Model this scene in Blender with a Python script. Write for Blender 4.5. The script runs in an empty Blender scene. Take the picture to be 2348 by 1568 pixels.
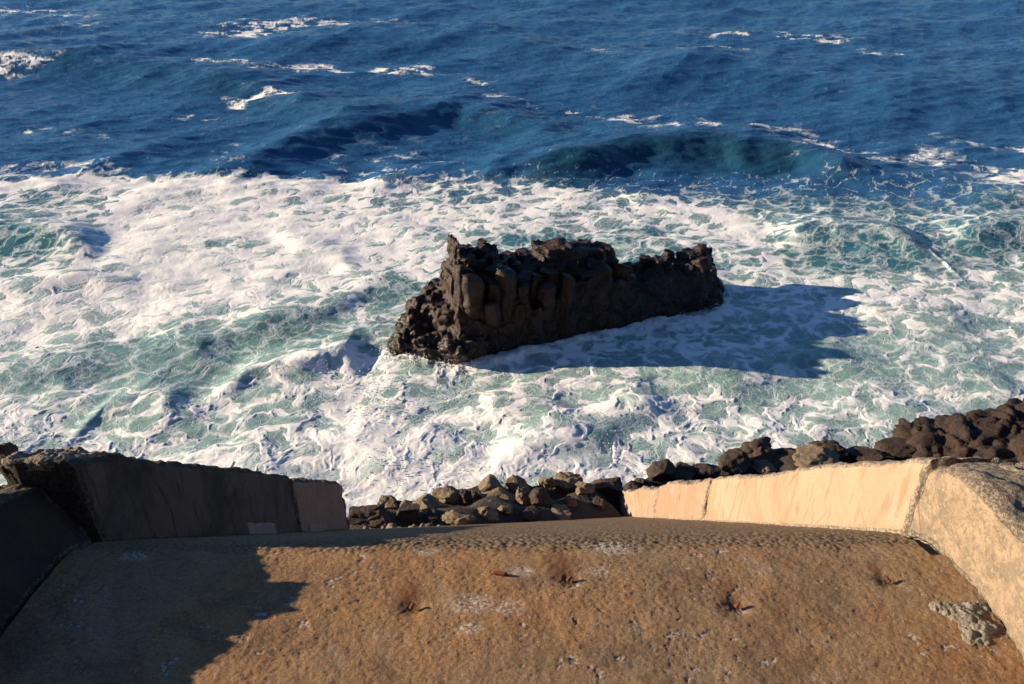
import bpy, bmesh, math, random
import numpy as np
from mathutils import Vector
R_ = math.radians
scene = bpy.context.scene
COL = scene.collection
F32 = np.float32

# ------------------------------------------------------------------ camera
PITCH, LENS, CAMZ = 32.0, 28.0, 14.0
cam_d = bpy.data.cameras.new('camera'); cam = bpy.data.objects.new('camera', cam_d); COL.objects.link(cam)
cam_d.lens = LENS; cam_d.sensor_width = 36; cam_d.clip_start = .05; cam_d.clip_end = 9000
cam.location = (0, 0, CAMZ); cam.rotation_euler = (R_(90 - PITCH), 0, 0)
scene.camera = cam
FP = 2348 * LENS / 36
cp, sp = math.cos(R_(PITCH)), math.sin(R_(PITCH))

def ray(px, py):                       # survey direction of a photo point (unit depth)
    a = (px - 1174) / FP; b = -(py - 784) / FP
    return np.array([a, cp + b * sp, -sp + b * cp])
def P(px, py, d):                      # real place at distance d along that direction
    return np.array([0, 0, CAMZ]) + d * ray(px, py)
def S(px, py, z=0.):                   # real place on the sea level
    r = ray(px, py); return (np.array([0, 0, CAMZ]) + r * ((z - CAMZ) / r[2]))[:2]

# ------------------------------------------------------------------ light
SUN_AZ = math.atan2(.75, -7.3)         # plan direction towards the sun
SUN_EL = R_(15.2)
sd = bpy.data.lights.new('sun', 'SUN'); so = bpy.data.objects.new('sun', sd); COL.objects.link(so)
sd.energy = 5.0; sd.angle = R_(.5); sd.color = (1, .80, .56)
sv = Vector((math.cos(SUN_AZ) * math.cos(SUN_EL), math.sin(SUN_AZ) * math.cos(SUN_EL), math.sin(SUN_EL)))
so.rotation_euler = sv.to_track_quat('Z', 'Y').to_euler(); so.location = sv * 60
w = bpy.data.worlds.new('World'); scene.world = w; w.use_nodes = True
nt = w.node_tree; bg = nt.nodes['Background']; sky = nt.nodes.new('ShaderNodeTexSky')
sky.sky_type = 'NISHITA'; sky.sun_disc = False; sky.sun_elevation = SUN_EL
sky.sun_rotation = math.pi / 2 - SUN_AZ
sky.air_density = 1.0; sky.dust_density = .2; sky.ozone_density = 6.0
nt.links.new(sky.outputs[0], bg.inputs[0]); bg.inputs[1].default_value = .066
scene.view_settings.view_transform = 'Standard'; scene.view_settings.look = 'None'
scene.view_settings.exposure = .98; scene.view_settings.gamma = 1
scene.render.engine = 'CYCLES'
scene.cycles.max_bounces = 6; scene.cycles.use_denoising = True

# ------------------------------------------------------------------ noise (numpy)
def _h(*c, seed=0):
    h = np.uint32(seed * 2654435761 & 0xffffffff)
    acc = None
    for v, k in zip(c, (374761393, 668265263, 2147483647 - 58)):
        t = v.astype(np.int64).astype(np.uint32) * np.uint32(k)
        acc = t if acc is None else acc + t
    h = acc + h
    h = (h ^ (h >> np.uint32(13))) * np.uint32(1274126177)
    h = (h ^ (h >> np.uint32(16))) * np.uint32(2246822519)
    return (h ^ (h >> np.uint32(15)))
def _r(h): return (h & np.uint32(0xffff)).astype(F32) / 65535.
def _r2(h): return (h >> np.uint32(16)).astype(F32) / 65535.
def pn2(x, y, seed=0):
    x = x.astype(F32); y = y.astype(F32)
    ix = np.floor(x); iy = np.floor(y); fx = x - ix; fy = y - iy
    ux = fx * fx * fx * (fx * (fx * 6 - 15) + 10); uy = fy * fy * fy * (fy * (fy * 6 - 15) + 10)
    def g(dx, dy):
        a = _r(_h(ix + dx, iy + dy, seed=seed)) * 6.2832
        return np.cos(a) * (fx - dx) + np.sin(a) * (fy - dy)
    a = g(0, 0); a = a + (g(1, 0) - a) * ux
    b = g(0, 1); b = b + (g(1, 1) - b) * ux
    return (a + (b - a) * uy) * 1.5
def fbm2(x, y, o=4, seed=0, gain=.5):
    s = 0; a = 1.; t = 0
    for i in range(o):
        s = s + a * pn2(x, y, seed + i * 17); t += a; a *= gain
        x, y = x * 1.62 + y * 1.2 + 3.1, y * 1.62 - x * 1.2 + 7.7
    return s / t
def pn3(p, seed=0):
    p = p.astype(F32); i = np.floor(p); f = p - i; u = f * f * (3 - 2 * f); r = 0
    for dx in (0, 1):
        for dy in (0, 1):
            for dz in (0, 1):
                h = _h(i[:, 0] + dx, i[:, 1] + dy, i[:, 2] + dz, seed=seed)
                th = _r(h) * 6.2832; z = _r2(h) * 2 - 1; q = np.sqrt(np.maximum(0, 1 - z * z))
                d = np.cos(th) * q * (f[:, 0] - dx) + np.sin(th) * q * (f[:, 1] - dy) + z * (f[:, 2] - dz)
                wt = (u[:, 0] if dx else 1 - u[:, 0]) * (u[:, 1] if dy else 1 - u[:, 1]) * (u[:, 2] if dz else 1 - u[:, 2])
                r = r + d * wt
    return r * 1.6
def fbm3(p, o=4, seed=0, gain=.5, ridged=False):
    s = 0; a = 1.; t = 0
    for k in range(o):
        n = pn3(p, seed + k * 13)
        if ridged: n = 1 - 2 * np.abs(n)
        s = s + a * n; t += a; a *= gain; p = p * 2.03 + 5.2
    return s / t
def worley2(x, y, seed=0):             # F1, F2, id
    ix = np.floor(x); iy = np.floor(y)
    f1 = np.full(x.shape, 9, F32); f2 = np.full(x.shape, 9, F32); idc = np.zeros(x.shape, F32)
    for dx in (-1, 0, 1):
        for dy in (-1, 0, 1):
            h = _h(ix + dx, iy + dy, seed=seed)
            d = np.sqrt((ix + dx + _r(h) - x) ** 2 + (iy + dy + _r2(h) - y) ** 2).astype(F32)
            m = d < f1; f2 = np.where(m, f1, np.minimum(f2, d)); idc = np.where(m, _r(h), idc); f1 = np.where(m, d, f1)
    return f1, f2, idc
def worley3(p, seed=0):
    i = np.floor(p); n = len(p)
    f1 = np.full(n, 9, F32); f2 = np.full(n, 9, F32); idc = np.zeros(n, F32)
    for dx in (-1, 0, 1):
        for dy in (-1, 0, 1):
            for dz in (-1, 0, 1):
                h = _h(i[:, 0] + dx, i[:, 1] + dy, i[:, 2] + dz, seed=seed); h2 = _h(i[:, 0] + dx, i[:, 1] + dy, i[:, 2] + dz, seed=seed + 99)
                d = np.sqrt((i[:, 0] + dx + _r(h) - p[:, 0]) ** 2 + (i[:, 1] + dy + _r2(h) - p[:, 1]) ** 2 + (i[:, 2] + dz + _r(h2) - p[:, 2]) ** 2).astype(F32)
                m = d < f1; f2 = np.where(m, f1, np.minimum(f2, d)); idc = np.where(m, _r2(h2), idc); f1 = np.where(m, d, f1)
    return f1, f2, idc
def sstep(a, b, x):
    t = np.clip((x - a) / (b - a), 0, 1); return t * t * (3 - 2 * t)

# ------------------------------------------------------------------ mesh helpers
def mesh_from(name, co, faces, smooth=True):
    """co (n,3); faces (m,3|4) ndarray"""
    me = bpy.data.meshes.new(name); co = np.asarray(co, F32); faces = np.asarray(faces, np.int32)
    m, k = faces.shape
    me.vertices.add(len(co)); me.vertices.foreach_set('co', co.ravel())
    me.loops.add(m * k); me.loops.foreach_set('vertex_index', faces.ravel())
    me.polygons.add(m); me.polygons.foreach_set('loop_start', np.arange(0, m * k, k, dtype=np.int32))
    if smooth: me.polygons.foreach_set('use_smooth', np.ones(m, bool))
    me.update(calc_edges=True); me.validate()
    return me
def attr(me, name, v):
    a = me.attributes.new(name, 'FLOAT', 'POINT'); a.data.foreach_set('value', np.asarray(v, F32))
def grid_faces(nr, nc, wrap=False):
    r = np.arange(nr - 1)[:, None]; c = np.arange(nc if wrap else nc - 1)[None, :]; c2 = (c + 1) % nc
    return np.stack([r * nc + c, r * nc + c2, (r + 1) * nc + c2, (r + 1) * nc + c], -1).reshape(-1, 4)
def obj(name, me, mat, parent=None, label=None, cat=None, group=None, kind=None, loc=None):
    o = bpy.data.objects.new(name, me); COL.objects.link(o)
    if me is not None and mat is not None: me.materials.clear(); me.materials.append(mat)
    if parent is not None: o.parent = parent
    if label: o['label'] = label
    if cat: o['category'] = cat
    if group: o['group'] = group
    if kind: o['kind'] = kind
    if loc is not None: o.location = loc
    return o
def get_co(me):
    c = np.empty(len(me.vertices) * 3, F32); me.vertices.foreach_get('co', c); return c.reshape(-1, 3)
def get_no(me):
    c = np.empty(len(me.vertices) * 3, F32); me.vertices.foreach_get('normal', c); return c.reshape(-1, 3)
def set_co(me, c): me.vertices.foreach_set('co', np.asarray(c, F32).ravel()); me.update()
def displace(me, fn):
    c = get_co(me); n = get_no(me); set_co(me, c + n * fn(c)[:, None])
def recenter(me, origin):
    c = get_co(me); set_co(me, c - np.asarray(origin, F32))
def voxel(me, size, smooth=True):
    o = bpy.data.objects.new('tmp', me); COL.objects.link(o)
    m = o.modifiers.new('r', 'REMESH'); m.mode = 'VOXEL'; m.voxel_size = size; m.use_smooth_shade = True
    dg = bpy.context.evaluated_depsgraph_get(); dg.update()
    out = bpy.data.meshes.new_from_object(o.evaluated_get(dg))
    bpy.data.objects.remove(o)
    return out
def smooth_mesh(me, it=1):
    bm = bmesh.new(); bm.from_mesh(me)
    for _ in range(it): bmesh.ops.smooth_vert(bm, verts=bm.verts, factor=.5, use_axis_x=True, use_axis_y=True, use_axis_z=True)
    bm.to_mesh(me); bm.free()

# ------------------------------------------------------------------ node helpers
class N:
    def __init__(s, name):
        s.m = bpy.data.materials.new(name); s.m.use_nodes = True; s.t = s.m.node_tree
        s.b = s.t.nodes['Principled BSDF']; s.tc = s.t.nodes.new('ShaderNodeTexCoord')
    def node(s, ty, **k):
        n = s.t.nodes.new(ty)
        for a, v in k.items(): setattr(n, a, v)
        return n
    def put(s, sock, v):
        if isinstance(v, bpy.types.NodeSocket): s.t.links.new(v, sock)
        elif isinstance(v, tuple) and len(v) == 3 and sock.type == 'RGBA': sock.default_value = (*v, 1)
        else: sock.default_value = v
    def obj_co(s): return s.tc.outputs['Object']
    def mapping(s, scale=(1, 1, 1), rot=(0, 0, 0), v=None):
        n = s.node('ShaderNodeMapping'); s.put(n.inputs[0], v or s.obj_co()); n.inputs['Scale'].default_value = scale; n.inputs['Rotation'].default_value = rot
        return n.outputs[0]
    def noise(s, scale, detail=5, rough=.55, v=None, dist=0):
        n = s.node('ShaderNodeTexNoise'); s.put(n.inputs['Vector'], v or s.obj_co())
        n.inputs['Scale'].default_value = scale; n.inputs['Detail'].default_value = detail
        n.inputs['Roughness'].default_value = rough; n.inputs['Distortion'].default_value = dist
        return n.outputs['Fac']
    def vor(s, scale, feature='F1', v=None, out='Distance', rnd=1):
        n = s.node('ShaderNodeTexVoronoi', feature=feature); s.put(n.inputs['Vector'], v or s.obj_co())
        n.inputs['Scale'].default_value = scale; n.inputs['Randomness'].default_value = rnd
        return n.outputs[out]
    def math(s, op, a, b=0., c=0.):
        n = s.node('ShaderNodeMath', operation=op); s.put(n.inputs[0], a); s.put(n.inputs[1], b); s.put(n.inputs[2], c); return n.outputs[0]
    def ramp(s, f, lo, hi, a=0., b=1., smooth=True):
        n = s.node('ShaderNodeMapRange', interpolation_type='SMOOTHSTEP' if smooth else 'LINEAR')
        s.put(n.inputs[0], f); n.inputs[1].default_value = lo; n.inputs[2].default_value = hi; n.inputs[3].default_value = a; n.inputs[4].default_value = b
        return n.outputs[0]
    def mix(s, f, a, b, mode='MIX'):
        n = s.node('ShaderNodeMix', data_type='RGBA', blend_type=mode)
        s.put(n.inputs[0], f); s.put(n.inputs[6], a); s.put(n.inputs[7], b); return n.outputs[2]
    def bump(s, h, dist, strength=1., nrm=None):
        n = s.node('ShaderNodeBump'); s.put(n.inputs['Height'], h); n.inputs['Distance'].default_value = dist; n.inputs['Strength'].default_value = strength
        if nrm: s.put(n.inputs['Normal'], nrm)
        return n.outputs[0]
    def attr(s, name):
        return s.node('ShaderNodeAttribute', attribute_name=name).outputs['Fac']
    def spot(s, p, r, soft=.6, v=None, sc=(1, 1, 1)):     # soft stain round a real point; 1 inside
        n = s.node('ShaderNodeVectorMath', operation='SUBTRACT'); s.put(n.inputs[0], v or s.obj_co()); n.inputs[1].default_value = tuple(p)
        m = s.node('ShaderNodeVectorMath', operation='MULTIPLY'); s.put(m.inputs[0], n.outputs[0]); m.inputs[1].default_value = sc
        l = s.node('ShaderNodeVectorMath', operation='LENGTH'); s.put(l.inputs[0], m.outputs[0])
        return s.ramp(l.outputs['Value'], r * (1 - soft), r, 1, 0)
    def out(s, col=None, rough=None, normal=None, **k):
        if col is not None: s.put(s.b.inputs['Base Color'], col)
        if rough is not None: s.put(s.b.inputs['Roughness'], rough)
        if normal is not None: s.put(s.b.inputs['Normal'], normal)
        for a, v in k.items(): s.put(s.b.inputs[a.replace('_', ' ')], v)
        return s.m

#MATERIALS
def mat_rock(name, c1, c2, c3, rough=.75, bump=.02, scale=1., wet=None):
    n = N(name)
    a = n.noise(1.3 * scale, 6, .6); b = n.noise(9 * scale, 6, .65); c = n.noise(42 * scale, 4, .7); p = n.vor(26 * scale)
    col = n.mix(n.ramp(a, .38, .66), c1, c2); col = n.mix(n.ramp(b, .5, .75, 0, .8), col, c3)
    col = n.mix(n.ramp(c, .4, .7, .0, .35), col, (0.012, .010, .009))
    h = n.math('ADD', n.math('MULTIPLY', b, 1.), n.math('MULTIPLY', c, .35)); h = n.math('ADD', h, n.math('MULTIPLY', n.ramp(p, 0, .35), .2))
    r = rough
    if wet: 
        sep = n.node('ShaderNodeSeparateXYZ'); n.put(sep.inputs[0], n.node('ShaderNodeNewGeometry').outputs['Position'])
        wv = n.ramp(n.math('ADD', sep.outputs[2], n.math('MULTIPLY', a, 2.)), wet + .6, wet + 1.6, 1, 0)
        r = n.math('SUBTRACT', rough, n.math('MULTIPLY', wv, rough - .28))
        col = n.mix(n.math('MULTIPLY', wv, .55), col, (0.008, .006, .006))
    return n.out(col, r, n.bump(h, bump), Specular_IOR_Level=.4)

M_island = mat_rock('basalt', (.019, .0088, .0062), (.042, .020, .012), (.10, .050, .026), .42, .05, 1, wet=1.0)
M_boulder = mat_rock('boulder_stone', (.16, .12, .078), (.25, .19, .122), (.32, .25, .165), .85, .03, 1.6)
M_boulder_dk = mat_rock('dark_boulder_stone', (.040, .026, .020), (.078, .050, .036), (.12, .08, .055), .8, .03, 1.6)
M_lava = mat_rock('lava_stone', (.026, .014, .010), (.052, .028, .019), (.080, .046, .030), .6, .05, 1.4)
M_ground = mat_rock('shore_rock', (.035, .026, .022), (.06, .045, .034), (.09, .07, .05), .85, .05, 1.2)

# ------------------------------------------------------------------ key survey points of the chute
CL = P(180, 1245, 4.5); CR = P(2130, 1222, 4.5)
FL = P(800, 1215, 11.96); FR = P(1415, 1183, 17.85)
dL = (FL - CL) / (FL[1] - CL[1]); dR = (FR - CR) / (FR[1] - CR[1])      # per metre of y
def near_edge(side, y):      # slab edge on the landing (y below crest)
    c = CL if side < 0 else CR
    return np.array([c[0] + (-.02 if side < 0 else .01) * (c[1] - y), y, c[2] + (c[1] - y) * .105])
def slope_edge(side, y):
    c, d = (CL, dL) if side < 0 else (CR, dR); return c + d * (y - c[1])
def edge(side, y, soft=.35):
    c = CL if side < 0 else CR
    t = y - c[1]
    a = near_edge(side, y); b = slope_edge(side, y)
    # soft minimum of the two heights = worn crest
    k = soft * .22; z = -k * math.log(math.exp(-a[2] / k + 60) + math.exp(-b[2] / k + 60)) + k * 60 if False else None
    m = min(a[2], b[2]); z = m - k * math.log(math.exp(-(a[2] - m) / k) + math.exp(-(b[2] - m) / k))
    f = 1 / (1 + math.exp(-t / .08))
    return np.array([a[0] * (1 - f) + b[0] * f, y, z])

#SEA
def gridtab():
    ys = [300, 395, 425, 460, 500, 550, 600, 650, 700, 750, 800, 850, 900, 950, 1000, 1050, 1100, 1200]
    T = """0 0 0 0 0 0 0 0 0 0 0 0 0
1 1 0 0 0 1 1 0 0 0 0 1 1
5 7 6 6 6 5 3 1 0 0 0 1 2
6 7 8 8 7 6 6 6 4 3 2 2 3
5 7 9 8 8 7 7 7 7 5 4 4 3
3 8 9 9 8 7 4 3 6 5 3 4 4
5 7 9 9 8 7 5 3 4 6 2 4 5
6 8 9 9 7 5 5 5 5 6 7 6 6
8 8 8 7 5 5 5 5 5 5 7 7 6
9 7 6 4 4 6 5 5 5 6 6 5 6
6 4 3 3 4 6 5 5 6 5 4 5 6
4 4 3 3 7 6 6 6 6 5 3 5 6
5 6 3 5 8 6 6 6 6 6 6 5 6
7 5 5 6 9 7 7 6 7 6 6 6 5
7 6 6 6 8 8 7 5 7 6 6 5 6
8 8 8 8 9 8 8 7 7 6 6 6 6
8 8 8 9 9 9 8 8 7 7 6 6 6
8 8 8 9 9 9 9 8 8 7 7 6 6"""
    return np.array(ys, float), np.array([[float(c) for c in l.split()] for l in T.split('\n')]) / 9.
TY, TT = gridtab()
def project(x, y):
    d = y * cp + CAMZ * sp; u = y * sp - CAMZ * cp
    return 1174 + FP * x / np.maximum(d, .1), 784 - FP * u / np.maximum(d, .1)
def table(x, y):          # foam cover surveyed over the bay, bilinear
    px, py = project(x, y)
    fx = np.clip(px / 200., 0, 11.999); ix = fx.astype(int); fx = fx - ix
    fy = np.clip(np.interp(py, TY, np.arange(len(TY))), 0, len(TY) - 1.001); iy = fy.astype(int); fy = fy - iy
    fx = fx * fx * (3 - 2 * fx); fy = fy * fy * (3 - 2 * fy)
    return (TT[iy, ix] * (1 - fx) + TT[iy, ix + 1] * fx) * (1 - fy) + (TT[iy + 1, ix] * (1 - fx) + TT[iy + 1, ix + 1] * fx) * fy

# swell crests: photo survey points on the sea, height, width behind, width in front
CRESTS = [
    ([(1120, 395), (1300, 372), (1450, 350), (1640, 335), (1800, 352), (1980, 395)], .95, 4.2, 2.0),
    ([(1800, 375), (2000, 405), (2200, 432), (2420, 450)], .40, 3.5, 1.6), ([(820, 415), (1000, 395), (1200, 375)], .35, 3.5, 1.8),
    ([(-80, 130), (200, 140), (400, 160), (600, 205), (760, 262), (900, 285)], .75, 5., 3.),
    ([(480, 400), (640, 350), (800, 305), (950, 270), (1060, 262), (1200, 290), (1350, 320)], .7, 4., 2.2),
    ([(500, 130), (800, 95), (1100, 85), (1300, 120)], .6, 6, 4),
    ([(1300, 190), (1600, 160), (2000, 200), (2400, 190)], .5, 6, 4),
    ([(1780, 545), (1880, 530), (2000, 540), (2110, 560), (2160, 600)], .45, 1.6, 1.3),
    ([(2180, 545), (2300, 530), (2450, 540)], .5, 1.6, 1.),
    ([(-80, 520), (60, 528), (150, 545), (230, 575)], .45, 1.3, 1.2),
    ([(350, 760), (480, 770), (600, 745), (760, 700), (880, 655)], .26, 1.3, 1.0),
    ([(480, 905), (580, 862), (700, 838), (790, 822), (830, 850)], .34, 1.1, .7),
    ([(1130, 1060), (1250, 1010), (1400, 965), (1500, 930), (1560, 960)], .22, .9, .7),
    ([(150, 1010), (250, 930), (330, 900), (420, 930)], .16, .8, .7),
    ([(-60, 668), (100, 650), (220, 640), (330, 655)], .22, .9, .7),
    ([(620, 520), (700, 560), (780, 590), (830, 620)], .12, 1., .8),
]
# foam streaks: survey points, half width (m), added cover
STREAKS = [
    ([(0, 435), (200, 418), (380, 432), (560, 420), (720, 425), (830, 428)], .45, .65),
    ([(830, 428), (1000, 440), (1150, 428), (1300, 450)], .5, .3),
    ([(1300, 440), (1480, 452), (1600, 480), (1700, 500)], .5, .4),
    ([(450, 148), (520, 142), (600, 160), (640, 155), (720, 160), (830, 172), (950, 165), (1060, 170)], 1.0, .62),
    ([(1080, 232), (1150, 225), (1230, 245), (1320, 262), (1420, 270), (1520, 292), (1640, 300), (1750, 298)], .8, .55),
    ([(1800, 305), (1900, 335), (2000, 340), (2120, 355), (2230, 375), (2350, 400)], 1.4, .50),
    ([(1860, 350), (1960, 365), (2100, 372)], .8, .45),
    ([(520, 235), (560, 240), (620, 222), (690, 232)], .55, .62),
    ([(510, 72), (545, 62), (575, 80)], 2.2, .6), ([(640, 58), (700, 48), (740, 50)], 1.6, .52), ([(800, 55), (880, 52), (960, 58)], 1.4, .42),
    ([(40, 20), (90, 30), (150, 38)], 2.6, .6), ([(0, 150), (40, 158), (90, 152)], 1.4, .62), ([(150, 60), (230, 75), (210, 70)], 1.4, .35),
    ([(1680, 85), (1760, 82), (1850, 92), (1910, 100)], 1.6, .55), ([(1580, 118), (1720, 120)], 1.0, .42), ([(1950, 130), (2060, 132)], 1.0, .45),
    ([(2130, 300), (2230, 320), (2350, 345)], .8, .4), ([(2290, 345), (2350, 350)], .6, .5), ([(2300, 425), (2350, 415)], .9, .6),
    ([(400, 265), (470, 270)], .6, .45), ([(60, 290), (180, 305)], .5, .38), ([(250, 320), (300, 330)], .4, .4), ([(500, 350), (560, 340)], .4, .42),
    ([(700, 380), (900, 360), (1040, 345)], .5, .36), ([(780, 390), (930, 395), (1060, 380)], .45, .42), ([(40, 390), (150, 385), (280, 400)], .4, .45),
    ([(1350, 120), (1420, 128)], 1.0, .35), ([(1100, 200), (1190, 190)], .8, .4), ([(1490, 260), (1580, 270), (1660, 290)], .4, .3),
    ([(480, 905), (580, 868), (700, 845), (790, 828), (835, 870), (800, 905), (850, 940)], .38, .45),
    ([(700, 600), (800, 590), (760, 550), (680, 520)], .4, .25),
    ([(1560, 470), (1680, 510), (1760, 580), (1800, 640), (1830, 700)], .5, .3),
    ([(1130, 1075), (1250, 1020), (1330, 975), (1450, 930), (1540, 925)], .35, .35), ([(1320, 1090), (1400, 1040), (1500, 985)], .35, .35),
    ([(1060, 835), (1200, 812), (1330, 780), (1460, 752), (1620, 735)], .28, .35), ([(1640, 720), (1750, 715), (1900, 722)], .4, .15),
    ([(0, 940), (80, 960), (160, 1000), (210, 1060)], .3, .3), ([(330, 900), (400, 950), (380, 1010)], .28, .25),
    ([(830, 1000), (900, 1020), (930, 1070), (900, 1130)], .5, .3), ([(2000, 800), (2120, 850), (2180, 920)], .3, .3),
    ([(2000, 690), (2200, 700), (2350, 690)], .5, .15), ([(1250, 905), (1360, 870), (1450, 860)], .3, .2),
]
# calm pools with little foam, and foam thinned to darken the rock's shadow: centre, radius in photo units, amount
POOLS_SHADE = [((430, 830), (110, 50), .5), ((250, 800), (70, 25), .25), ((700, 740), (100, 35), .35), ((620, 770), (80, 25), .3), ((870, 915), (40, 25), .45), ((800, 880), (40, 22), .3), ((1440, 982), (50, 22), .5), ((60, 880), (90, 28), .35),
         ((60, 565), (130, 30), .5), ((1900, 590), (110, 28), .45), ((2010, 580), (90, 26), .5), ((2270, 560), (80, 28), .5), ((1900, 820), (110, 40), .6), ((1290, 570), (70, 14), .25), ((1500, 525), (90, 14), .3), ((1180, 550), (50, 14), .3),
         ((370, 1012), (32, 12), .7), ((510, 1000), (28, 14), .6), ((130, 460), (120, 18), .3), ((900, 470), (60, 12), .4), ((1000, 440), (70, 12), .4), ((910, 660), (60, 16), .4), ((860, 680), (70, 18), .35), ((520, 560), (60, 16), .3), ((620, 590), (50, 12), .25),
         ((200, 960), (50, 26), .3), ((1540, 870), (60, 40), .3), ((1640, 870), (60, 20), .3), ((1760, 900), (60, 22), .3), ((2010, 1000), (26, 12), .5), ((2200, 800), (60, 30), .2), ((560, 880), (60, 30), .2), ((1400, 770), (80, 14), .25)]

def polydist(x, y, pts, maxd):
    W = np.array([S(*p) for p in pts]); d = np.full(x.shape, maxd, F32)
    lo = W.min(0) - maxd; hi = W.max(0) + maxd
    m = np.nonzero((x > lo[0]) & (x < hi[0]) & (y > lo[1]) & (y < hi[1]))[0]
    if len(m) == 0: return d
    X, Y = x[m], y[m]; dm = d[m]
    for a, b in zip(W[:-1], W[1:]):
        ab = b - a; t = np.clip(((X - a[0]) * ab[0] + (Y - a[1]) * ab[1]) / (ab @ ab + 1e-9), 0, 1)
        dm = np.minimum(dm, np.hypot(X - a[0] - t * ab[0], Y - a[1] - t * ab[1]))
    d[m] = dm; return d

# island footprint in plan
IA = S(890, 800); IB = S(1050, 832); IC = S(1640, 705)

def build_sea():
    # rows: plan distance; dense where the bay is looked at, coarse beyond
    py = np.arange(-12, 1215, 1.62)
    yr = np.array([S(1174, p)[1] for p in py])[::-1]
    near = np.array([-30, -10, 0, 5, 8, 10, 11, 12, 12.6]); near = near[near < yr[0] - .05]
    far = yr[-1] * np.geomspace(1.004, 45, 60)
    yr = np.concatenate([near, yr, far])
    u = np.concatenate([-np.geomspace(1.15, 4.5, 16)[::-1][:-1], np.linspace(-1.15, -.665, 190)[:-1], np.linspace(-.665, .665, 1450), np.linspace(.665, 1.15, 190)[1:], np.geomspace(1.15, 4.5, 16)[1:]])
    dep = np.maximum(yr * cp + CAMZ * sp, 14.)
    X = (u[None, :] * dep[:, None]).astype(F32); Y = np.repeat(yr[:, None], len(u), 1).astype(F32)
    sh = X.shape; x = X.ravel(); y = Y.ravel()
    dist = np.maximum(y, 10)
    # ---- heights
    z = np.zeros_like(x)
    cres = np.zeros_like(x)
    wob = fbm2(x / 5, y / 5, 3, 5) * 1.3 + fbm2(x / 1.4, y / 1.4, 2, 8) * .22
    for pts, A, wb, wf in CRESTS:
        W = np.array([S(*p) for p in pts]); xs = W[:, 0]
        if np.any(np.diff(xs) <= 0): W = W[np.argsort(xs)]; xs = W[:, 0]
        yc = np.interp(x, xs, W[:, 1]); s = y - yc + wob * min(1, wb / 3)
        L = xs[-1] - xs[0]; e = .22 * L
        win = sstep(xs[0] - e * .3, xs[0] + e, x) * (1 - sstep(xs[-1] - e, xs[-1] + e * .3, x))
        if pts[-1][0] > 2390: win = sstep(xs[0] - e * .3, xs[0] + e, x)
        if pts[0][0] < -50: win = 1 - sstep(xs[-1] - e, xs[-1] + e * .3, x)
        pr = np.where(s > 0, np.exp(-(s / wb) ** 2), np.exp(-(s / wf) ** 2))
        z += A * win * pr; cres = np.maximum(cres, win * np.where(s > 0, 0, np.exp(-((s + wf * .7) / wf) ** 2)) * max(0, A - .45) * 1.6)
    rng = np.random.RandomState(3)
    openw = sstep(33, 40, y)                       # outside the foam belt
    chop = np.zeros_like(x)
    for i in range(44):
        lam = .55 * (1.105 ** i) * rng.uniform(.9, 1.1)           # 0.55 .. 40 m
        th = -math.pi / 2 + rng.normal(0, .42) + .22
        if i % 3 == 0: th += rng.normal(0, .5)
        k = 2 * math.pi / lam; a = .0135 * lam ** .80 * (1 if lam < 1.6 else .62 if lam < 14 else .35)
        ph = rng.uniform(0, 6.28)
        q = k * (x * math.cos(th) + y * math.sin(th)) + ph + 1.6 * pn2(x / (lam * 3.5), y / (lam * 3.5), 40 + i)
        sgn = np.sin(q); wv = a * (1 - 2 * np.sqrt(np.maximum(0, .5 + .5 * sgn)) * 1.0 + .27)
        fade = 1 / (1 + (dist * .0022 * 14 / 14 / lam * 2.0) ** 2)
        chop += wv * fade
    z += chop * (.22 + .78 * openw)
    # ---- foam cover
    D = table(x + fbm2(x / 2.2, y / 2.2, 3, 60) * 1.5, y + fbm2(x / 2.2, y / 2.2, 3, 77) * 1.3).astype(F32)
    D = .52 + (D - .52) * 1.22
    pxx, pyy = project(x, y); D -= .07 * sstep(820, 900, pyy) * sstep(1150, 1040, pyy) + .05 * sstep(1000, 1300, pxx)
    D *= 1 - sstep(37.5, 41, y)
    far_w = sstep(36, 44, y)
    D += far_w * (.03 + .10 * fbm2(x / 9, y / 9, 3, 31))
    px, py_ = project(x, y)
    wx = x + fbm2(x / 1.3, y / 1.3, 3, 11) * .7; wy = y + fbm2(x / 1.3, y / 1.3, 3, 12) * .7
    for pts, hw, amt in STREAKS:
        big = 1 + 0 * hw
        d = polydist(wx + far_w * fbm2(x / 4, y / 4, 2, 90) * 1.0, wy + far_w * fbm2(x / 3, y / 3, 2, 91) * 1.6, pts, hw * 3.5)
        D += amt * np.exp(-(d / (hw * 1.25)) ** 2) * (d < hw * 3.45)
    di = polydist(wx, wy, [(900, 815), (1050, 838), (1280, 795), (1450, 755), (1600, 725), (1650, 700)], 2.)
    D += .30 * np.exp(-(di / .45) ** 2); z += .10 * np.exp(-(di / .35) ** 2) * (.6 + fbm2(x / .4, y / .4, 3, 66))
    qx, qy = project(wx, wy)
    for (cx, cy), (rx, ry), amt in POOLS_SHADE:
        D -= 1.25 * amt * np.exp(-(((qx - cx) / rx) ** 2 + ((qy - cy) / ry) ** 2) ** 1.5)
    # ---- foam structure: warped cell network at three sizes
    cur = fbm2(x / 6, y / 6, 2, 200)
    ax = x + fbm2(x / 1.3, y / 1.3, 3, 21) * .62 + fbm2(x / .33, y / .33, 2, 23) * .10
    ay = y + fbm2(x / 1.3, y / 1.3, 3, 22) * .62 + fbm2(x / .33, y / .33, 2, 24) * .10
    ca, sa = math.cos(.45), math.sin(.45)
    bx = (ax * ca + ay * sa) * .80; by = (-ax * sa + ay * ca) * 1.25        # drawn out along the drift
    f1, f2, _ = worley2(bx / 1.15, by / 1.15, 1); e1 = np.clip((f2 - f1), 0, 1)
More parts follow.
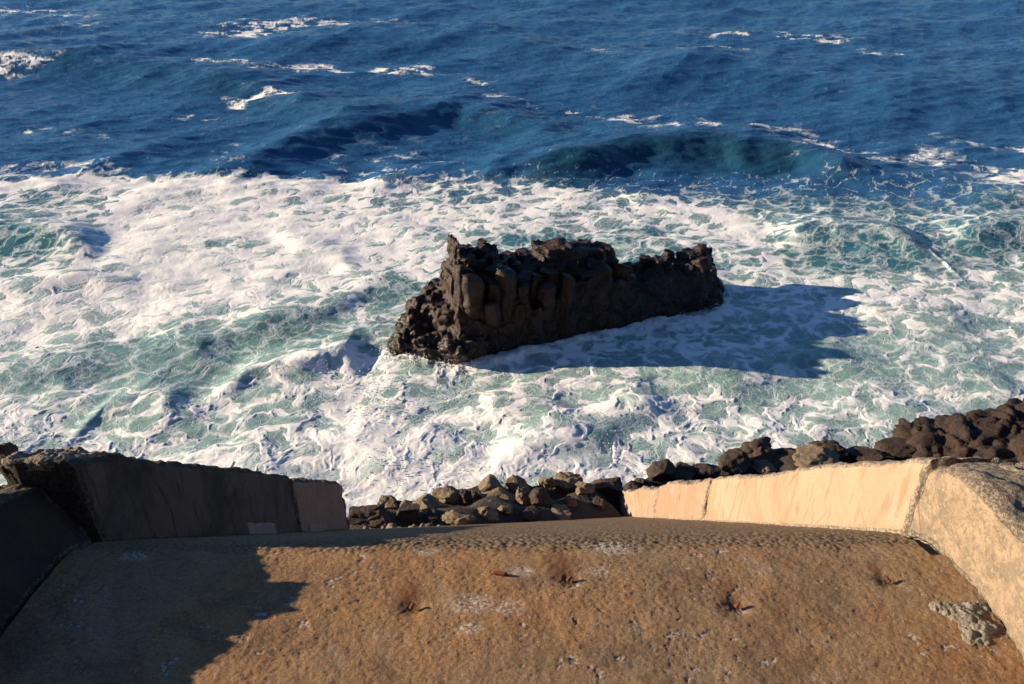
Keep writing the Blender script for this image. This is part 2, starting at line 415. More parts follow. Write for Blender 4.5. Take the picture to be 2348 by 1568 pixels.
    f1, f2, _ = worley2(bx / .46 + 9, by / .46, 2); e2 = np.clip((f2 - f1), 0, 1)
    f1, f2, _ = worley2(ax / .2 + 9, ay / .2, 3); e3 = np.clip((f2 - f1), 0, 1)
    fine = fbm2(ax / .5, ay / .5, 5, 33, .62)
    mid = fbm2(bx / 1.6, by / 1.6, 4, 35)
    lod3 = 1 / (1 + (dist / 34) ** 4); lod2 = 1 / (1 + (dist / 60) ** 4)
    def rank(h, m):                       # even out a field so that its cover fraction can be set
        q = np.quantile(h[m][::37], np.linspace(0, 1, 101)); return np.interp(h, q, np.linspace(0, 1, 101)).astype(F32)
    belt = (y > 12) & (y < 38)
    rid = np.abs(fbm2(ax / 1.0 + 4, ay / .8, 4, 51)) * 2.2                # stringy lines
    hole = .66 * e1 ** .8 + .46 * e2 * lod2 + .24 * e3 * lod3 + .30 * rid - .26 * mid - .14 * fine
    hole = rank(hole, belt)
    foam = np.clip(D, 0, 1.25) * 1.02 - hole
    vein = np.maximum(np.exp(-e1 * 16), .85 * np.exp(-e2 * 11) * lod2)
    foam = np.where(foam < 0, np.maximum(foam, -.10 + .30 * vein * sstep(-.85, -.1, foam) - .10 * (1 - sstep(-.85, -.1, foam))*1.), foam) * (vein > .12) + foam * (vein <= .12)
    hf = rank(.8 * fbm2(x / 1.5, y / .9, 5, 44, .68) + .35 * fbm2(x / 6, y / 5, 2, 46) + .25 * np.abs(fbm2(x / 1.2, y / .8, 4, 48)), y < 90)
    foam = foam * (1 - far_w) + far_w * (np.clip(D, 0, 1) * 1.05 - hf - .02)
    # foam hugging the island
    F = sstep(-.12, .30, foam)
    # ---- foam relief: billows where it is thick
    thick = sstep(-.15, .75, foam) * (1 - far_w)
    bil = 1 - np.abs(fbm2(ax / .55, ay / .55, 4, 71, .48)) * 2.0
    agi = sstep(30, 17, y)                                                   # rougher towards the shore
    z += thick * (.01 + (.006 + .015 * agi) * np.clip(bil, 0, 1))
    z += (1 - far_w) * (.12 + .09 * agi) * fbm2(x / 2.6, y / 2.2, 3, 81, .38) + (1 - far_w) * .014 * fbm2(bx / .6, by / .6, 3, 85)
    hz = np.hypot(x - 1, y - 17)
    z *= 1 - .0 * hz
    z *= sstep(0, 9, y)
    # ---- water body tint: 0 deep blue, 1 milky teal
    milk = np.interp(py_, [330, 400, 450, 520, 600, 700, 820, 1100], [0, .10, .28, .42, .5, .72, .85, .95])
    milk = milk + .35 * (table(x, y) - .5) * (milk > .05) + .18 * fbm2(x / 3, y / 3, 3, 93)
    milk = np.clip(milk, 0, 1) * (1 - sstep(36, 42, y))
    green = np.clip(cres, 0, 1)
    me = mesh_from('sea', np.stack([x, y, z], 1), grid_faces(*sh))
    attr(me, 'foam', foam); attr(me, 'milk', milk); attr(me, 'green', green); attr(me, 'opn', far_w)
    return me

def mat_sea():
    n = N('sea_water')
    foam, milk, green, opn = n.attr('foam'), n.attr('milk'), n.attr('green'), n.attr('opn')
    co = n.obj_co()
    fz = n.noise(7, 5, .65, dist=.6)
    f = n.math('ADD', foam, n.math('MULTIPLY', n.math('SUBTRACT', fz, .5), .38))
    F = n.math('ADD', n.ramp(f, -.05, .07, 0, .42), n.ramp(f, .0, .45, 0, .58)); haze = n.ramp(f, -.55, .05)
    big = n.noise(.25, 3)
    deep = n.mix(n.ramp(big, .35, .65), (.022, .098, .235), (.034, .128, .29))
    deep = n.mix(n.math('MULTIPLY', green, .85), deep, (.006, .040, .042))
    teal = n.mix(n.ramp(milk, .45, 1.), (.050, .165, .180), (.25, .395, .37))
    body = n.mix(n.ramp(milk, .0, .6), deep, teal)
    body = n.mix(n.math('MULTIPLY', haze, n.math('MULTIPLY', n.ramp(milk, .0, .5), .62)), body, (.38, .50, .49))
    white = n.mix(n.ramp(f, .05, .55), (.66, .73, .74), (.89, .89, .88))
    lace = n.ramp(n.vor(5.5, 'DISTANCE_TO_EDGE', v=n.mix(.06, co, n.node('ShaderNodeTexNoise').outputs['Color'])), .0, .05, 1, 0)
    F = n.math('MAXIMUM', F, n.math('MULTIPLY', n.math('MULTIPLY', lace, n.ramp(milk, .1, .5)), n.ramp(f, -.6, -.05, 0, .55)))
    F = n.math('MULTIPLY', F, n.math('SUBTRACT', 1., n.math('MULTIPLY', n.math('MULTIPLY', opn, .75), n.ramp(f, .0, .5, 1, 0))))
    col = n.mix(F, body, white)
    m1 = n.mapping((.8, 1.7, 1), (0, 0, .25))
    r1 = n.noise(1.6, 6, .62, m1, .3); r2 = n.noise(7, 4, .6, m1)
    rip = n.math('ADD', r1, n.math('MULTIPLY', r2, .22))
    rip = n.math('MULTIPLY', rip, n.math('SUBTRACT', 1.05, F)); rip = n.math('MULTIPLY', rip, n.ramp(opn, 0, 1, .45, 1)); b1 = n.bump(rip, .20, .8)
    fb = n.math('ADD', n.math('MULTIPLY', F, .5), n.math('MULTIPLY', n.math('MULTIPLY', F, fz), .6))
    fb = n.math('ADD', fb, n.math('MULTIPLY', n.math('MULTIPLY', F, n.noise(26, 3, .6)), .15))
    b2 = n.bump(fb, .010, 1., b1)
    rough = n.math('ADD', n.math('MULTIPLY', F, .75), .12)
    spec = n.ramp(F, 0, 1, .5, .15)
    return n.out(col, rough, b2, Specular_IOR_Level=spec, IOR=1.33)
sea = obj('sea', build_sea(), mat_sea(), kind='structure')

#ISLAND
def prism(bm, cx, cy, r, z0, z1, rnd, sides=6, lean=(0, 0), taper=.85, sq=1., rot=None):
    n = sides; a0 = rnd.uniform(0, 6.28) if rot is None else rot; lo = []; hi = []
    tilt = rnd.uniform(-.25, .25), rnd.uniform(-.3, .3)
    for i in range(n):
        a = a0 + i * 2 * math.pi / n + rnd.uniform(-.18, .18); rr = r * rnd.uniform(.88, 1.12)
        dx, dy = math.cos(a) * rr, math.sin(a) * rr * sq
        lo.append(bm.verts.new((cx + dx, cy + dy, z0)))
        hi.append(bm.verts.new((cx + lean[0] + dx * taper, cy + lean[1] + dy * taper, z1 + dx * tilt[0] + dy * tilt[1])))
    bm.faces.new(lo[::-1]); bm.faces.new(hi)
    for i in range(n): bm.faces.new((lo[i], lo[(i + 1) % n], hi[(i + 1) % n], hi[i]))
def hull(bm, pts):
    vs = [bm.verts.new(tuple(p)) for p in pts]
    r = bmesh.ops.convex_hull(bm, input=vs)
    bmesh.ops.delete(bm, geom=[g for g in r['geom_interior'] + r['geom_unused'] if isinstance(g, bmesh.types.BMVert) and g.is_valid], context='VERTS')
def build_island():
    rnd = random.Random(11)
    e = (IC - IB); Ln = np.linalg.norm(e); e = e / Ln; nb = np.array([-e[1], e[0]])       # along, and towards the back
    # skyline surveyed against the vertical plane of the ridge, 1.9 m behind the front foot
    sky_px = [(1018, 640), (1024, 600), (1030, 532), (1042, 540), (1056, 560), (1090, 566), (1116, 548), (1132, 570), (1160, 582), (1200, 580), (1228, 578), (1240, 556), (1262, 549), (1290, 556), (1340, 556), (1385, 554), (1396, 576), (1412, 580), (1432, 604), (1458, 596), (1480, 584), (1518, 580), (1536, 570), (1562, 574), (1590, 562), (1612, 562), (1622, 600), (1632, 650)]
    R0 = IB + nb * 1.7
    prof = []
    for p in sky_px:
        r = ray(*p); A = np.array([[r[0], -e[0]], [r[1], -e[1]]]); t, s = np.linalg.solve(A, R0)
        prof.append((s, CAMZ + t * r[2]))
    ps = np.array([q[0] for q in prof]); pz = np.array([q[1] for q in prof])
    o = np.argsort(ps); ps, pz = ps[o], pz[o]
    def top(s): return float(np.interp(s, ps, pz))
    def W(s, b): q = IB + e * s + nb * b; return q[0], q[1]
    bm = bmesh.new(); s0, s1 = ps[0], ps[-1]
    c0 = (*W((s0 + s1) / 2, 1.4), 0.)
    root = bpy.data.objects.new('sea_rock', None); COL.objects.link(root); root.location = c0
    root['label'] = 'black basalt sea stack with broken column tops standing in the white surf'; root['category'] = 'rock'
    def ring(z, f0, f1, sa, sb, dz=0): return [(*W(sa, f0), z), (*W(sb, f0), z + dz), (*W(sa, f1), z), (*W(sb, f1), z + dz)]
    cols = []
    # columns: back rows reach the skyline, front rows step down
    for row, (b, drop, r) in enumerate([(2.05, .12, .36), (1.7, .0, .33), (1.25, .16, .32), (.80, .5, .29)]):
        s = s0 + .18 + .2 * row
        while s < s1 - .9:
            right = s > s0 + .58 * (s1 - s0)
            if right and row == 0: break
            rr = r * rnd.uniform(.75, 1.25); z = min(top(s), top(s - rr * .5) + .15, top(s + rr * .5) + .15) - drop * rnd.uniform(.4, 1.6) - .03
            if row < 3: prism(bm, *W(s, b - .22 * right + rnd.uniform(-.12, .12)), rr * 1.12, -1., z, rnd, rnd.choice((5, 6, 7)), taper=rnd.uniform(.55, .85), lean=(rnd.uniform(-.08, .08), 0))
            else: cols.append((*W(s, b + rnd.uniform(-.12, .12)), rr, z, rnd.choice((5, 6, 6, 7))))
            s += rr * rnd.uniform(1.2, 1.65)
    for px_, d, zt, r in [(1040, .75, .75, .32), (1062, .45, .9, .28), (1090, .30, .40, .30), (1117, .22, .75, .24), (1147, .34, .62, .30), (1178, .16, .95, .22), (1206, .10, .40, .22), (1236, .12, .48, .23), (1262, .30, .9, .25), (1286, .10, .66, .21), (1124, .05, 1.25, .22), (1166, .0, 1.3, .23), (1330, .45, .8, .3), (1222, -.02, 1.2, .22), (1372, .48, .7, .3), (1440, .5, .5, .28), (1500, .5, .4, .26), (1560, .5, .45, .3)]:
        rr_ = ray(px_, 640); A = np.array([[rr_[0], -e[0]], [rr_[1], -e[1]]]); t, sx = np.linalg.solve(A, IB + nb * .5)
        cols.append((*W(sx, d + rnd.uniform(.04, .22)), r * rnd.uniform(.85, 1.3), top(sx) - zt + rnd.uniform(-.12, .12), rnd.choice((4, 5, 5, 6))))
    for k, (cx, cy, r, zt, sides) in enumerate(cols):
        nth, nz = 48, 46; rg = np.random.RandomState(200 + k); zb = max(.1, zt - rg.uniform(1.2, 2.4))
        th = np.linspace(0, 2 * math.pi, nth, endpoint=False); sec = 2 * math.pi / sides
        jit = rg.uniform(.82, 1.18, sides); kk = ((th + rg.rand() * sec) % (2 * math.pi)) / sec; ph = (kk % 1) - .5
        rad = r * np.minimum(1.12, .92 / np.cos(ph * sec)) * (jit[kk.astype(int) % sides] * (1 - (ph + .5)) + jit[(kk.astype(int) + 1) % sides] * (ph + .5))
        v = np.linspace(0, 1, nz); bev = rg.uniform(.03, .16)
        H = zt - zb; zz = zb + H * np.minimum(v / .8, 1); sc = np.ones(nz)
        tp = v > .8; q = (v[tp] - .8) / .2; sc[tp] = 1 - q ** 1.6; zz[tp] = zt + bev * (1 - (1 - q) ** 2) * .6
        near = (v > .55) & (v <= .8); sc[near] -= .16 * ((v[near] - .55) / .25) ** 3
        nj = 2 if H > 1 else 1
        for _ in range(nj):
            zj = zb + H * rg.uniform(.25, .85); sc -= .06 * np.exp(-((zz - zj) / .04) ** 2) * (v < .8)
        tx, ty = rg.uniform(-.55, .55, 2); lx, ly = rg.uniform(-.13, .13, 2)
        X = rad[None, :] * np.cos(th)[None, :] * sc[:, None]; Y = rad[None, :] * np.sin(th)[None, :] * sc[:, None]
        Z = zz[:, None] + (X * tx + Y * ty) * sstep(.5, .8, v)[:, None]
        hx = (zz - zb)[:, None]
        c = np.stack([cx + X + lx * hx, cy + Y + ly * hx, Z], -1).reshape(-1, 3)
        cm = mesh_from('col', c, grid_faces(nz, nth, wrap=True))
        displace(cm, lambda c: .15 * fbm3(c * 1.6, 2, 60 + k) + .06 * fbm3(c * 4.4, 4, 61, .6) + .012 * fbm3(c * 18, 2, 62))
        recenter(cm, c0); obj('rock_column', cm, M_island, root)
    # battered mass under the columns, following the skyline
    ns = 9
    s1 -= .9
    for k in range(ns):
        a = s0 + (s1 - s0) * k / ns; b2_ = s0 + (s1 - s0) * (k + 1) / ns; ta, tb = top(a + .15), top(b2_ - .15)
        fr = k / (ns - 1.); bk = .62 if fr > .55 else 0.; hfrac = .62 if fr < .42 else .82; lim = min(ta, tb)
        hull(bm, ring(-1.3, -.22 - .1 * (fr > .8), 2.5 - bk, a - .25, b2_ + .25) + ring(lim * .35, -.02, 2.4 - bk, a - .1, b2_ + .1) + ring(lim * hfrac, .36, 2.2 - bk, a, b2_))
        hull(bm, ring(0, .9, 2.3 - bk, a - .1, b2_ + .1) + ring(lim - .42, 1.0, 2.15 - bk, a, b2_))
    hull(bm, ring(-1.2, -.3, 2, s1 - 1.5, s1 + .35) + ring(.9, .1, 1.6, s1 - 1.3, s1 + .2))
    for pa, pb, cut in [(1238, 1300, .05), (1290, 1345, .12), (1335, 1395, .08), (1560, 1600, .1), (1585, 1618, .0), (1024, 1050, -.0)]:
        sc_ = []
        for q in (pa, pb):
            rr_ = ray(q, 600); A = np.array([[rr_[0], -e[0]], [rr_[1], -e[1]]]); sc_.append(np.linalg.solve(A, R0)[1])
        a, b2_ = sc_; z = top((a + b2_) / 2) - cut; j = lambda: rnd.uniform(-.12, .12)
        hull(bm, [(*W(a - .05, 1.0 + j()), 1.), (*W(b2_ + .05, 1.0 + j()), 1.), (*W(a, 2.1 + j()), 1.), (*W(b2_, 2.1 + j()), 1.), (*W(a + .08, 1.25 + j()), z + j() * .6), (*W(b2_ - .08, 1.25 + j()), z + j() * .6), (*W(a + .06, 1.85 + j()), z + j() * .3), (*W(b2_ - .06, 1.85), z + j() * .3)])
    def blob(px_, py_, d, rx, ry, rz):
        c = P(px_, py_, d); pts = []
        for i in range(26):
            v = np.array([rnd.gauss(0, 1) for _ in range(3)]); v /= np.linalg.norm(v)
            pts.append((c[0] + v[0] * rx, c[1] + v[1] * ry, c[2] + v[2] * rz))
        hull(bm, pts)
    blob(985, 700, 26.6, .85, .9, .62); blob(955, 745, 26.3, .75, .8, .7); blob(925, 790, 26.0, .6, .7, .6); blob(900, 812, 26.2, .42, .6, .3)
    blob(1030, 730, 25.9, .8, .8, .9); blob(985, 790, 25.5, .7, .6, .6); blob(1045, 800, 25.2, .65, .5, .5); blob(1010, 672, 27., .7, .8, .6)
    blob(1100, 720, 25.9, .6, .5, .7); blob(1160, 690, 26.3, .6, .5, .4); blob(1090, 790, 25.3, .6, .5, .5); blob(1060, 680, 26.6, .6, .6, .5)
    blob(1215, 700, 26.6, .45, .4, .35)
    me = bpy.data.meshes.new('isl'); bm.to_mesh(me); bm.free()
    me = voxel(me, .045); smooth_mesh(me, 1)
    def fn(c):
        f1, f2, _ = worley3(c * np.array([1.5, 1.5, 1.1]) + fbm3(c * .9, 3, 7)[:, None] * .5, 5)
        g1, g2, _ = worley3(c * 3.6 + 3, 6)
        low = sstep(2.3, 1.2, c[:, 2]); left = sstep(.6, -1.2, c[:, 0])
        return .20 * fbm3(c * .8, 4, 1) + (.07 + .08 * low) * (np.minimum(f2 - f1, .35) * 2 - .5) + (.02 + .02 * low + .05 * left) * (np.minimum(g2 - g1, .4) * 2 - .5) + .06 * fbm3(c * 3.3, 4, 3, .55) + .03 * fbm3(c * 11, 3, 4)
    displace(me, fn); recenter(me, c0)
    for p in me.polygons: p.use_smooth = True
    obj('rock_base', me, M_island, root)
    return c0
isl = build_island()

#BOULDERS
def boulder_mesh(seed, sx, sy, sz, cuts=9, rough=.06, sub=5, roundish=.75):
    bm = bmesh.new(); bmesh.ops.create_icosphere(bm, subdivisions=sub, radius=1); me = bpy.data.meshes.new('b'); bm.to_mesh(me); bm.free()
    rng = np.random.RandomState(seed); c = get_co(me).astype(np.float64)
    c = np.sign(c) * np.abs(c) ** .86
    for _ in range(cuts + 5):
        v = rng.normal(size=3); v /= np.linalg.norm(v); h = rng.uniform(.48, .82)
        d = c @ v; over = np.maximum(d - h, 0); c -= np.outer(over * (.88 + .1 * roundish), v)
    off = rng.uniform(0, 50, 3)
    f1, f2, _ = worley3(c * 1.6 + off, seed)
    n = c / np.linalg.norm(c, axis=1)[:, None]
    c += n * (.17 * fbm3(c * 1.3 + off, 3, seed) + .10 * (np.minimum(f2 - f1, .3) / .3 - 1) * (rng.rand() > .4) + rough * fbm3(c * 4 + off, 4, seed + 1, .6) + .02 * fbm3(c * 15 + off, 2, seed + 4))[:, None]
    c *= np.array([sx, sy, sz]); set_co(me, c)
    for p in me.polygons: p.use_smooth = True
    return me
# px, py, distance, w px, h px, label, material, rotation, cuts
BL = [
 (1117,1121,16.6,66,52,'largest squarish tan boulder at the shore end of the ramp',0,.1,8),
 (1186,1112,17.0,62,46,'tan boulder with a cracked top, just right of the squarish one',0,.5,9),
 (1136,1143,15.9,98,30,'long low slab of stone lying under the squarish tan boulder',0,-.1,8),
 (1110,1176,14.6,64,38,'domed grey boulder nearest the ramp edge below the long slab',0,.3,7),
 (1124,1154,15.2,22,15,'small round stone perched on the domed grey boulder',0,.2,5),
 (1158,1168,14.9,34,24,'knobbly stone touching the right side of the domed boulder',0,.9,8),
 (1203,1143,15.8,36,50,'upright pear-shaped stone left of the narrow dark cleft',0,.2,8),
 (1243,1150,15.7,52,60,'upright dark boulder right of the narrow cleft',1,.6,8),
 (1258,1108,16.9,46,42,'pointed tan boulder leaning on the big tilted slab',0,.4,9),
 (1300,1104,17.2,74,58,'big tilted slab boulder with a flat sunlit face, highest of the middle pile',0,-.5,10),
 (1338,1121,16.8,48,38,'wedge shaped boulder on the right shoulder of the tilted slab',0,.5,9),
 (1398,1113,17.4,74,42,'broad dark flat-topped boulder just left of the peach wall end',1,.1,8),
 (1377,1155,16.2,30,28,'round dark stone at the foot of the flat-topped boulder',1,.4,6),
 (1308,1152,15.8,26,26,'pale knob of stone below the tilted slab',0,.4,7),
 (1341,1147,16.4,42,26,'low dark stone between the pale knob and the round stone',1,.1,8),
 (1284,1178,15.4,70,22,'flat crumbled stone on the ramp edge below the tilted slab',0,.1,9),
 (1022,1134,16.2,64,34,'flat-topped tan boulder left of the squarish one',0,.1,10),
 (1063,1138,16.1,34,40,'blocky dark stone wedged beside the squarish boulder',1,.1,10),
 (1090,1140,16.0,20,44,'thin upright stone against the squarish boulder',1,.1,9),
 (887,1153,15.6,56,30,'tan topped boulder at the sea edge, leftmost one catching sun',0,.2,8),
 (852,1180,14.0,110,52,'large black boulder in shade right beside the left wall end',1,.2,8),
 (930,1180,14.4,64,52,'shaded dark boulder next to the large black one',1,.2,8),
 (970,1160,15.2,56,40,'brown boulder with a rough top beside the shaded ones',0,.8,9),
 (990,1188,14.4,56,36,'shaded dark stone directly under the brown rough-topped boulder',1,.5,9),
 (942,1160,15.5,40,24,'small grey stone on the skyline left of the brown boulder',0,.5,9),
 (1047,1186,14.2,78,24,'flat pitted slab of grey broken concrete on the ramp edge',0,.05,12),
 (1218,1178,15.0,60,22,'low smooth dark stone below the pear-shaped one',1,.05,9),
 (1518,1082,18.6,58,50,'dark rounded boulder standing above the first pink wall block',1,.1,7),
 (1470,1104,18.4,28,24,'small dark stone left of the rounded boulder above the wall',1,.1,6),
 (1446,1118,18.3,44,26,'low dark stone just beyond the end of the pink wall',1,.1,6),
 (1568,1084,18.8,70,30,'low brown boulder peeping over the second wall block',1,.1,8),
 (1618,1078,18.9,60,34,'dark stone tucked behind the wall between two bigger boulders',1,.1,8),
 (1677,1064,19.4,84,60,'lumpy dark boulder behind the middle of the peach wall',1,.3,8),
 (1730,1034,19.9,88,64,'tallest dark boulder behind the peach wall, split by a crack',1,.3,9),
 (1800,1046,19.9,64,50,'dark boulder right of the split one',1,.2,8),
 (1748,1070,19.4,60,28,'small brown flat-faced stone under the split boulder',0,.2,10),
 (1862,1056,19.2,118,44,'pale grey-brown domed boulder just over the peach wall top',0,.1,8),
 (1893,1034,20.3,84,40,'dark smooth boulder behind the pale domed one',1,.1,7),
 (1983,1046,20.2,88,26,'low flat dark stone right of the pale domed boulder',1,.1,7),
 (2054,1030,20.6,96,42,'smooth dark boulder at the left foot of the lava outcrop',1,.1,7),
 (2138,1010,21.0,104,42,'rounded dark hump of stone against the lava outcrop',1,.2,6),
 (8,1052,21.4,60,64,'black boulder in the surf beyond the left wall, at the photo edge',1,.2,6),
]
BC = []
for i, (px_, py_, d, wp, hp, lab, dk, rz, cuts) in enumerate(BL):
    c = P(px_, py_, d); sx = wp / FP * d / 2 * (1.18 + .12 * math.sin(i * 2.1)); sz = hp / FP * d / 2 * 1.2; sy = (sx + sz) / 2 * 1.0
    BC.append((c, sx, sz))
    me = boulder_mesh(100 + i, sx, sy, sz, cuts, rough=.10)
    o = obj('boulder', me, M_boulder_dk if dk else M_boulder, None, lab, 'boulder', 'boulders heaped along the shore', loc=tuple(c)); o.rotation_euler = (0, rz * .15, rz * .3)

def build_outcrop():
    rnd = random.Random(4); bm = bmesh.new()
    def blob(px_, py_, d, wp, hp, dy=1.):
        c = P(px_, py_ + 26, d); rx = wp / FP * d / 2; rz = hp / FP * d / 2
        m = bmesh.ops.create_icosphere(bm, subdivisions=3, radius=1); 
        for v in m['verts']: v.co = Vector((c[0] + v.co.x * rx, c[1] + v.co.y * (rx + rz) / 2 * dy, c[2] + v.co.z * rz))
    for a in [(2260,1010,20.5,240,130),(2350,985,20.8,220,140),(2200,1015,20.8,120,80),(2300,965,21.2,150,80),(2420,960,21.5,200,130),(2170,1050,20,140,60),(2250,1060,19.6,180,70),(2350,1060,19.2,200,90),(2450,1040,19,240,160),(2110,1055,20,90,40),(2230,985,21.2,110,60),
              (2290,1000,20.1,100,55),(2330,1030,19.7,110,50),(2210,1035,19.9,90,40),(2400,1010,19.5,120,60),(2560,980,20,300,220),(2700,960,20,300,260)]: blob(*a)
    c = P(2330, 1080, 20.4); 
    hull(bm, [(x, y, z) for x in (c[0] - 2.6, c[0] + 8) for y in (c[1] - 3, c[1] + 1.3) for z in (-1.5, 1.1)])
    me = bpy.data.meshes.new('o'); bm.to_mesh(me); bm.free()
    me = voxel(me, .07); smooth_mesh(me, 22)
    def fn(c):
        q = c * np.array([.75, .75, 1.9]) + np.stack([fbm3(c * .7 + k, 2, 3 + k) for k in (0, 9, 19)], 1) * 1.3
        f1, f2, _ = worley3(q * 1.15, 15); g1, g2, _ = worley3(q * 2.7, 16)
        return .15 * (1 - (1 - np.minimum(f2 - f1, .4) / .4) ** 2 - .5) + .16 * (1 - 2 * np.abs(fbm3(c * np.array([.9, .9, 2.4]) + 5, 3, 71)) * 1.6) + .11 * (np.minimum(g2 - g1, .3) / .3 - .7) + .10 * fbm3(c * 1.6, 3, 44) + .04 * fbm3(c * 4, 3, 2) + .015 * fbm3(c * 14, 2, 3)
    displace(me, fn)
    c0 = (float(c[0]), float(c[1]), 0.); recenter(me, c0)
    for p in me.polygons: p.use_smooth = True
    obj('lava_outcrop', me, M_lava, None, 'broad dark brown outcrop of folded lava rock at the right edge above the surf', 'rock', loc=c0)
build_outcrop()

#GROUND
def build_ground():
    xs = np.linspace(-60, 60, 361); xs = np.concatenate([np.linspace(-60, -16, 45), np.linspace(-15.8, 15.8, 318), np.linspace(16, 60, 45)])
    ys = np.concatenate([np.linspace(-40, 1, 42), np.linspace(1.1, 22, 210)])
    X, Y = np.meshgrid(xs, ys); x = X.ravel(); y = Y.ravel()
    yc = float(CL[1]); u = np.clip((x - CL[0]) / (CR[0] - CL[0]), 0, 1)
    zn = CL[2] + (yc - y) * .105; zs = CL[2] + dL[2] * (y - yc); zr = CR[2] + dR[2] * (y - CR[1])
    z = np.minimum(zn, zs * (1 - u) + zr * u)
    inside = sstep(3.3, 2.9, np.abs(x))
    z = z - .22 - (1 - inside) * .45
    z += (1 - inside) * .5 * fbm2(x / 2.5, y / 2.5, 4, 7)
    for c, sx, sz in BC:
        r = max(sx, .3) * 1.5; g = np.exp(-(((x - c[0]) / r) ** 2 + ((y - c[1]) / r) ** 2))
        tz = c[2] - sz * .55
        z = np.where((z < tz) & (g > .02), z + (tz - z) * np.minimum(1, g * 1.25), z)
    z += .05 * fbm2(x / .5, y / .5, 3, 9) * (y > 8)
    z = np.maximum(z, -2.5)
    z += sstep(-.7, -1.4, y) * 2.8 + np.maximum(-2 - y, 0) * 1.3  # unseen bank behind the camera, added to cut sky light on the slab
    me = mesh_from('ground', np.stack([x, y, z], 1), grid_faces(len(ys), len(xs)))
    obj('ground', me, M_ground, kind='structure')
build_ground()

